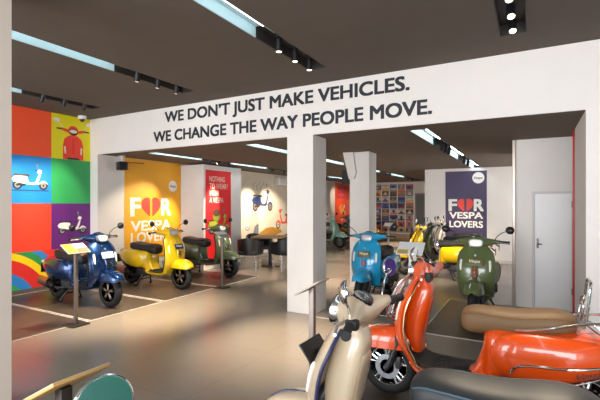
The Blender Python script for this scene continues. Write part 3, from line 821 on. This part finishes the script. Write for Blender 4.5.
def b_frontrack():
    mb = MB()
    for y in (-.09, -.03, .03, .09): mb.tube([(.47, y * 1.1, 1.0), (.55, y * 1.2, .92), (.63, y * 1.1, .76), (.655, y * .9, .66), (.61, y * .6, .62)], .0075, 8, smooth=5)
    for z, x, w in ((.92, .553, .11), (.76, .632, .10), (.66, .656, .085)): mb.tube([(x, -w, z), (x, w, z)], .006, 8)
    return mb
def b_sidechrome(s):
    def f():
        P = [(-.235, .236, .415), (-.25, .243, .455), (-.30, .253, .485), (-.38, .259, .498), (-.5, .261, .505), (-.62, .246, .518), (-.73, .213, .535), (-.82, .168, .552), (-.88, .118, .565)]
        mb = MB().tube([(x, s * y, z) for x, y, z in P], .0085, 8, smooth=4)
        mb.tube([(x, s * y, z) for x, y, z in [(-.45, .243, .385), (-.55, .240, .40), (-.66, .222, .435), (-.76, .185, .475)]], .006, 8, smooth=4)
        return mb
    return f
def b_script(s):
    def f():
        mb = MB(); O = V(-.60, s * .282, .385); e = V(-.23 if s > 0 else .23, 0, .015)
        if s > 0: text_on(mb, 'Vespa', 0, .16, 0, .032, lambda u, v, n: (-.60 - u, .250 - u * .30, .452 + v + u * .25), shear=.35, bold=.01)
        return mb
    return f
def b_plate(): return MB().rbox(.0, .008, -.10, .10, -.05, .05, .004).xf(Matrix.Translation((.592, 0, .775)) @ Matrix.Rotation(R(-22), 4, 'Y'))
def b_plate_txt():
    mb = MB(); text_on(mb, 'Vespa', -.065, .065, -.006, .038, lambda u, v, n: (n, u, v), .0095, 0, .02, shear=.3)
    return mb.xf(Matrix.Translation((.592, 0, .775)) @ Matrix.Rotation(R(-22), 4, 'Y'))
def b_wideplate(): return MB().rbox(.0, .010, -.11, .11, -.055, .055, .004).tube([(-.06, 0, -.03), (.0, 0, -.02)], .015, 8).xf(Matrix.Translation((.60, 0, .80)) @ Matrix.Rotation(R(38), 4, 'Y'))

def scooter(label, body, loc, deg, seat=('seat_black', 'seat_black'), rim='dark', trim='chrome', hl='rect', plate=None, extras=(), group='scooters on show in the showroom', far=False, mir=None, lit=False, shield=None, body2=None, name='scooter', signal=None, heatsh=None, skip=(), accent=None, mirrors=(-1, 1)):
    t = thing(name, label, 'scooter', (loc[0], loc[1], .005 if len(loc) < 3 else loc[2]), R(deg), group)
    B = body; B2 = body2 or body; S0 = shield or body
    dk = blackp
    trim_m = dict(chrome=chrome, gold=mat('gold_trim', 'caa27a', rough=.22, metal=1), dark=dk, navy=mat('navy_trim', '23264a', rough=.4))[trim]
    rim_m = dict(dark=mat('dark_rim', '8a7a6c', rough=.4, metal=.5), silver=silver, chrome=chrome)[rim]
    s0, s1 = (mat(*SEATC[q], noise=.05, nscale=120, bump=.08) for q in seat)
    for nm, ax, k in (('front_wheel', AF, 'f'), ('rear_wheel', AR, 'r')):
        wh = part(nm, 'ty' + k, b_tyre(ax), rubber, t)
        part('rim', 'ri' + k, b_rim(ax), rim_m, wh)
        if k == 'f': part('brake_disc', 'di' + k, b_disc(ax), silver, wh); part('brake_caliper', 'cal', b_caliper, mat('engine_grey', '4d4d50', rough=.45, metal=.6), wh)
    part('fork', 'fork', b_fork, mat('fork_grey', '4a4a4e', rough=.4, metal=.7), t)
    fe = part('front_fender', 'fend', b_fender, S0, t)
    if trim != 'dark': part('fender_crest', 'crest', b_crest, trim_m, fe)
    ls = part('leg_shield', 'shield', b_shield, S0, t)
    part('shield_trim', 'trim', b_trim, trim_m, ls)
    part('centre_tie', 'tie', b_tie, accent or S0, ls); part('horn_grille', 'grille', b_grille, mat('grille_red', 'a8201c', rough=.4) if plate == 'olive' else dk, ls)
    part('emblem', 'embl', b_emblem, silver, ls)
    for s in (-1, 1): part('turn_signal', 'sig%d' % s, b_signal(s), mat('signal_lens', 'eeeae0', rough=.15), ls)
    gb = part('glovebox', 'glove', b_glovebox, S0, t); part('glovebox_lid', 'glid', b_glovelid, S0, gb)
    fl = part('floorboard', 'floor', b_floor, B2, t); part('foot_mat', 'fmat', b_floormat, rubber, fl)
    bd = part('rear_body', 'body', b_body, B2, t)
    for s in (-1, 1): 
        cw = part('side_cowl', 'cowl%d' % s, b_cowl(s), B2, t)
        if 'sidechrome' in extras:
            part('side_trim', 'sidec%d' % s, b_sidechrome(s), chrome, cw)
            if s > 0: part('badge_lettering', 'script', b_script(1), chrome, cw)
    st = part('seat', 'seat', b_seat(), [s0, s1], t); part('seat_piping', 'pip', b_piping, mat('piping_' + seat[1], SEATC[seat[1]][1] if seat[1] != 'seat_blue' else '3f5a6c', rough=.6), st)
    hb = part('handlebar_cover', 'headset', b_headset, S0, t)
    h = part('headlight', 'hl' + hl, b_hl(hl, False), chrome if hl == 'round' else silver, t)
    part('headlight_lens', 'hll' + hl, b_hl(hl, True), mat('lens_lit', 'f4f2ec', rough=.1, emit=.25) if lit else mat('lens', 'c9cdd2', rough=.08, coat=1), h)
    part('speedometer', 'speedo', b_speedo, mat('dial_black', '101114', rough=.15, coat=1), hb)
    for s in (-1, 1):
        part('grip', 'grip%d' % s, b_grip(s), rubber, t); part('brake_lever', 'lev%d' % s, b_lever(s), silver, t)
        yaw, pitch, p = mir[s] if mir and s in mir else (-s * R(8), R(-4), MP)
        ky = 'mir%d%.3f%.3f%s' % (s, yaw, pitch, p)
        mm = part('mirror', ky, b_mirror(s, yaw, pitch, p), chrome if hl == 'round' else dk, t)
        part('mirror_stalk', ky + 's', b_mstalk(s, p), chrome if hl == 'round' else dk, mm)
        part('mirror_glass', ky + 'g', b_mglass(s, yaw, pitch, p), mat('mirror_glass', 'e8ecf0', rough=.015, metal=1), mm)
    part('tail_light', 'tail', b_tail, mat('tail_red', 'c0161a', rough=.15, coat=1), t)
    part('rear_turn_signal', 'tsig', b_tailsig, mat('signal_lens', 'eeeae0', rough=.15), t)
    part('number_plate', 'rplate', b_rearplate, dk, t)
    ex = part('exhaust', 'exh', b_exhaust, mat('exhaust_dark', '2d2c2e', rough=.4, metal=.7), t); part('heat_shield', 'hsh', b_hshield, heatsh or chrome, ex)
    part('engine', 'eng', b_engine, mat('engine_grey', '4d4d50', rough=.45, metal=.6), t)
    part('centre_stand', 'stand', b_stand, dk, t)
    if plate and plate != 'tilted':
        pl = part('show_plate', 'plate', b_plate, mat('plate_' + plate, dict(olive='6a6536', navy='1d2f55', pale='9aa6c0')[plate], rough=.4), t)
        part('plate_lettering', 'platet', b_plate_txt, mat('plate_white', 'e8e4da', rough=.5), pl)
    if plate == 'tilted': part('show_plate', 'wplate', b_wideplate, dk, t)
    if 'rack' in extras:
        part('rear_rack', 'rack', b_rack, chrome, t); part('backrest_hoop', 'brest', b_backrest, chrome, t)
    if 'frontrack' in extras: part('front_rack', 'frack', b_frontrack, chrome, t)
    return t

SEATC = {'seat_black': ('seat_black', '1f1f21', .55), 'seat_brown': ('seat_brown', '5a4130', .6), 'seat_tan': ('seat_tan', '725536', .6), 'seat_dark': ('seat_dark', '2b2623', .6), 'seat_blue': ('seat_blue', '1e2124', .5)}

blue = mat('paint_blue', '053062', rough=.25, metal=.7, coat=1.0); yel = paint('yellow', 'f2c800'); grn = paint('sage', '565f3e'); teal = paint('teal', '1b9fd0'); ogr = paint('army', '5d6a40')
ora = paint('orange', 'e6500a'); crm = paint('cream', 'cfbb9f'); mint = paint('mint', '8fbfae'); wht = paint('ivory', 'cbbfae'); gry = paint('grey', '5c6066'); grn2 = paint('darkolive', '3d4526'); tgr = paint('deepteal', '1b6a60')
rose = mat('rose_metal', 'a8806e', rough=.3, metal=.9)
LEFT = 'scooters lined up on dark mats along the left wall'
scooter('metallic blue scooter on dark mat by the rainbow mural', blue, (-6.18, 4.05), 0, ('seat_brown', 'seat_black'), 'dark', 'dark', plate='pale', group=LEFT, heatsh=rose)
scooter('bright yellow scooter in front of the tall yellow poster', yel, (-6.18, 5.50), 0, ('seat_brown', 'seat_black'), 'dark', 'dark', plate='navy', group=LEFT, heatsh=rose)
scooter('sage green scooter in front of the red poster', grn, (-6.24, 6.93), 0, ('seat_brown', 'seat_black'), 'dark', 'dark', group=LEFT, heatsh=rose)
scooter('turquoise scooter facing out in front of the rear white column', teal, (-2.25, 6.62), -90, ('seat_dark', 'seat_dark'), 'dark', 'dark', plate='olive', group='scooters facing the lettering wall')
scooter('army green scooter facing out in front of white cupboard door wall', ogr, (-.66, 6.50), -90, ('seat_brown', 'seat_brown'), 'dark', 'dark', plate='olive', lit=True, group='scooters facing the lettering wall')
FRONT = 'scooters parked side by side in the foreground'
scooter('glossy orange scooter with tan seat and chrome rear rack', ora, (-.36, 3.33), 180, ('seat_tan', 'seat_tan'), 'chrome', 'gold', hl='round', extras=('rack', 'frontrack', 'sidechrome'), group=FRONT)
scooter('cream scooter with black seat nearest at bottom right', crm, (-.38, 1.92), 180, ('seat_blue', 'seat_blue'), 'silver', 'navy', hl='round', plate='tilted', group=FRONT, mir={-1: (R(-22), R(4), (.335, .40, 1.185)), 1: (R(23), R(0), (.28, .375, 1.19))})
scooter('scooter at bottom left edge with only its round mirror showing', tgr, (-.34, .10), 180, ('seat_black', 'seat_black'), 'silver', 'chrome', hl='round', group=FRONT, mir={-1: (R(-20), R(12.5), (.370, .405, 1.168))})
REAR = 'scooters lined up before the purple banner'
scooter('yellow scooter with black seat in front of the purple banner', yel, (-1.72, 9.0), 180, ('seat_black', 'seat_black'), 'dark', 'dark', group=REAR)
scooter('dark olive scooter right behind the far yellow scooter', grn2, (-1.72, 10.15), 180, ('seat_black', 'seat_black'), 'dark', 'dark', group=REAR)
scooter('ivory scooter last in row against the purple banner', wht, (-1.72, 11.3), 180, ('seat_black', 'seat_black'), 'dark', 'dark', group=REAR)
FAR = 'scooters at the far back left'
scooter('mint green scooter far back between the two white columns', mint, (-6.5, 13.3), 0, ('seat_dark', 'seat_dark'), 'silver', 'chrome', group=FAR)
scooter('grey scooter behind the mint green scooter', gry, (-6.58, 14.9), 0, ('seat_black', 'seat_black'), 'silver', 'chrome', group=FAR)
scooter('yellow scooter beneath the far orange poster', yel, (-6.3, 16.4), 0, ('seat_black', 'seat_black'), 'dark', 'dark', group=FAR)
# ================================================================== FURNITURE AND SMALL THINGS
def info_stand(label, x, y, deg, h=.97, post=None, board=None, sheets=(), w=.30, l=.21, tilt=30):
    """sloping board faces local +x"""
    t = thing('info_stand', label, 'info stand', (x, y, .005), R(deg), 'information stands beside the scooters')
    pm_ = post or steel
    obj('base_plate', MB().rbox(-.12, .12, -.12, .12, 0, .012, .004), mat('base_dark', '3a332e', rough=.4, metal=.5), t)
    obj('post', MB().rbox(-.02, .02, -.02, .02, .012, h, .004), pm_, t)
    M = Matrix.Translation((0, 0, h + .005)) @ Matrix.Rotation(R(tilt), 4, 'Y')
    b = obj('board', MB().rbox(-l / 2, l / 2, -w / 2, w / 2, -.006, .006, .003).xf(M), board or mat('board_white', 'e4e1db', rough=.4), t)
    for x0, x1, y0, y1, c in sheets:
        obj('printed_sheet', MB().box(x0, x1, y0, y1, .0061, .0072).xf(M), pm('sheet_' + c, c), b, smooth=False)
    return t
SH1 = [(-.10, .10, -.145, -.02, 'e0b93a'), (-.10, .0, -.015, .145, 'e7e3da'), (.005, .10, -.015, .145, '8a6f55')]
info_stand('steel post stand with yellow and white card beside the blue scooter', -5.10, 3.24, 0, .97, sheets=SH1)
info_stand('steel post stand with small white card beside the sage green scooter', -5.0, 6.0, 0, .97, sheets=[(-.10, .0, -.145, .145, 'e7e3da'), (.005, .10, -.145, .145, '9aa0a4')], w=.22, l=.18)
info_stand('steel post stand with board seen edge on before the cream scooter', -1.385, 2.66, 180, .945, w=.19, l=.22, tilt=30, board=mat('board_steel', 'b9aba0', rough=.4))
info_stand('white post stand with white board between turquoise and army green scooters', -1.38, 5.42, -90, .96, post=mat('post_white', 'e2dfd8', rough=.4), w=.34, l=.24, tilt=38, sheets=[(-.11, .11, -.16, .16, 'dfe0de'), (.03, .11, -.155, -.02, 'e3c22e')])
info_stand('thin grey post stand before the far yellow scooter', -3.0, 9.7, -90, 1.05, w=.2, l=.15)
info_stand('board with light edge at bottom left beside the round mirror', -1.39, .84, 180, .925, post=mat('post_dark', '3a332e', rough=.4, metal=.5), w=.20, l=.25, tilt=28, sheets=[(-.122, .122, -.098, .098, 'e8e2d6')], board=mat('board_wood', 'c79a5c', rough=.4))

# table with four black tub chairs
wood = mat('table_wood', 'b08a5a', rough=.4, noise=.1, nscale=6)
t = thing('table', 'square wooden table on black pedestal between black tub chairs', 'table', (-5.75, 8.75, 0), R(20))
obj('table_top', MB().rbox(-.40, .40, -.40, .40, .71, .745, .012), wood, t)
obj('pedestal', MB().lathe([(0, .02), (.045, .02), (.045, .68), (.12, .70), (.12, .71), (0, .71)], 'z', 20), black, t)
obj('base', MB().lathe([(0, 0), (.26, 0), (.26, .012), (.06, .03), (0, .03)], 'z', 28), black, t)
leather = mat('black_leather', '1b1b1e', rough=.42, noise=.06, nscale=80, bump=.05)
def chair(label, x, y, deg):
    t = thing('tub_chair', label, 'chair', (x, y, 0), R(deg), 'black tub chairs around the table')
    obj('seat', MB().rbox(-.25, .27, -.24, .24, .36, .46, .035, seg=3), leather, t)
    G = []
    for i in range(25):
        a = R(90 + 180 * i / 24 - 0); ext = 0
        cx, cy = .27 * math.cos(a), .29 * math.sin(a); f = abs(i - 12) / 12
        top = .76 - .11 * f ** 1.5
        G.append([(cx * (.95 + .08 * k / 6), cy * (.95 + .06 * k / 6), .36 + (top - .36) * k / 6) for k in range(7)])
    pre = [[(G[0][k][0] + d, G[0][k][1], G[0][k][2]) for k in range(7)] for d in (.22, .11)]; post = [[(G[-1][k][0] + d, G[-1][k][1], G[-1][k][2]) for k in range(7)] for d in (.11, .22)]
    obj('backrest', MB().sheet(pre + G + post, .05), leather, t)
    for sx in (-.19, .22):
        for sy in (-.2, .2): obj('leg', MB().tube([(sx, sy, .365), (sx * 1.08, sy * 1.05, 0.002)], .0125, 10), chrome, t)
    return t
chair('black tub chair with its back to us left of table pedestal', -5.82, 7.98, 110)
chair('black tub chair with its back to us right of table pedestal', -5.10, 8.42, 150)
chair('black tub chair on far left side of the table', -6.36, 9.05, -25)
chair('black tub chair on far right side of the table', -5.62, 9.52, -75)

# ceiling camera, speakers, air conditioner
t = thing('dome_camera', 'small white dome camera on ceiling above the yellow mural square', 'camera', (-7.45, 4.86, ZC))
obj('housing', MB().lathe([(0, 0), (.075, 0), (.078, -.03), (.07, -.055), (.055, -.06), (0, -.06)], 'z', 24), mat('plastic_white', 'e6e3de', rough=.4), t)
obj('dome', MB().lathe([(.05, -.058), (.048, -.08), (.036, -.10), (.02, -.112), (0, -.115)], 'z', 20), mat('dome_dark', '2a2a2e', rough=.1, coat=1), t)
t = thing('wall_speaker', 'black speaker with thin arm hanging under the rear ceiling by the yellow poster', 'speaker', (-7.2, 5.54, 2.31), R(-15))
obj('cabinet', MB().rbox(-.10, .10, -.08, .08, -.08, .09, .015), blackp, t)
obj('bracket', MB().tube([(0, 0, .08), (0, 0, .205)], .02, 10).rbox(-.06, .06, -.05, .05, .19, .208, .005), mat('plastic_white', 'e6e3de'), t)
obj('arm', MB().tube([(.12, .05, .07), (.50, .22, .04)], .008, 8), blackp, t)
t = thing('wall_speaker', 'black box speaker on the left side of the rear column', 'speaker', (-3.1, 7.40, 2.06))
obj('cabinet', MB().rbox(-.07, .08, -.09, .09, -.13, .13, .012), blackp, t)
obj('grille', MB().rbox(-.06, .07, -.098, -.088, -.12, .12, .004), mat('grille_dark', '26262a', rough=.7), t)
t = thing('air_conditioner', 'white air conditioner high on the drawing wall', 'air conditioner', (XW + .005, 11.9, 2.30))
obj('body', MB().rbox(0, .22, -.42, .42, -.14, .14, .03, seg=3), mat('plastic_white', 'e6e3de'), t)
mb = MB()
for k in range(3): mb.rbox(.10 + k * .03, .12 + k * .03, -.36, .36, -.146 + 0 * k, -.136, .002)
obj('vent', mb, mat('vent_grey', '77736e', rough=.6), t)
obj('front_panel', MB().rbox(.215, .228, -.38, .38, -.07, .12, .005), mat('plastic_pale', 'd8d3cb', rough=.35), t)
t = tag(obj('red_board', MB().rbox(.462, .482, 6.41, 6.45, 0, 2.5, .004), mat('red_board', 'c8241f', rough=.4)), 'thin red upright board seen edge on beside the white cupboard door', 'panel')
t = thing('display_plinth', 'low white plinth in front of poster collage', 'plinth', (-5.6, 17.6, 0))
obj('top', MB().rbox(-1.25, 1.2, -.35, .35, .30, .36, .008), mat('plinth_white', 'e6e1da', rough=.5), t)
obj('base', MB().rbox(-1.2, 1.15, -.30, .32, 0, .30, .008), wood, t)

# posters added out of view on the right wall to colour the mirror reflections
for nm, lab, y0, y1, c in (('reflection_poster', 'plain purple poster added on right side wall for a mirror reflection', 3.0, 5.1, 'violet'), ('reflection_poster', 'plain dark teal poster added on right side wall for a mirror reflection', -1.6, 1.5, 'teal')):
    t = thing(nm, lab, 'poster', (XR, (y0 + y1) / 2, .1))
    obj('poster_sheet', MB().box(-.008, -.001, -(y1 - y0) / 2, (y1 - y0) / 2, 0, 2.6), P_[c], t, smooth=False)
    if c == 'teal': kid('swash', MB().sheet([[(XR - .009, .1 + (.5 - w * .12) * math.cos(a), 1.2 + (.5 - w * .12) * math.sin(a)) for w in (0, 1)] for a in [R(-60 + 240 * q / 20) for q in range(21)]], .002), P_['white'], t)
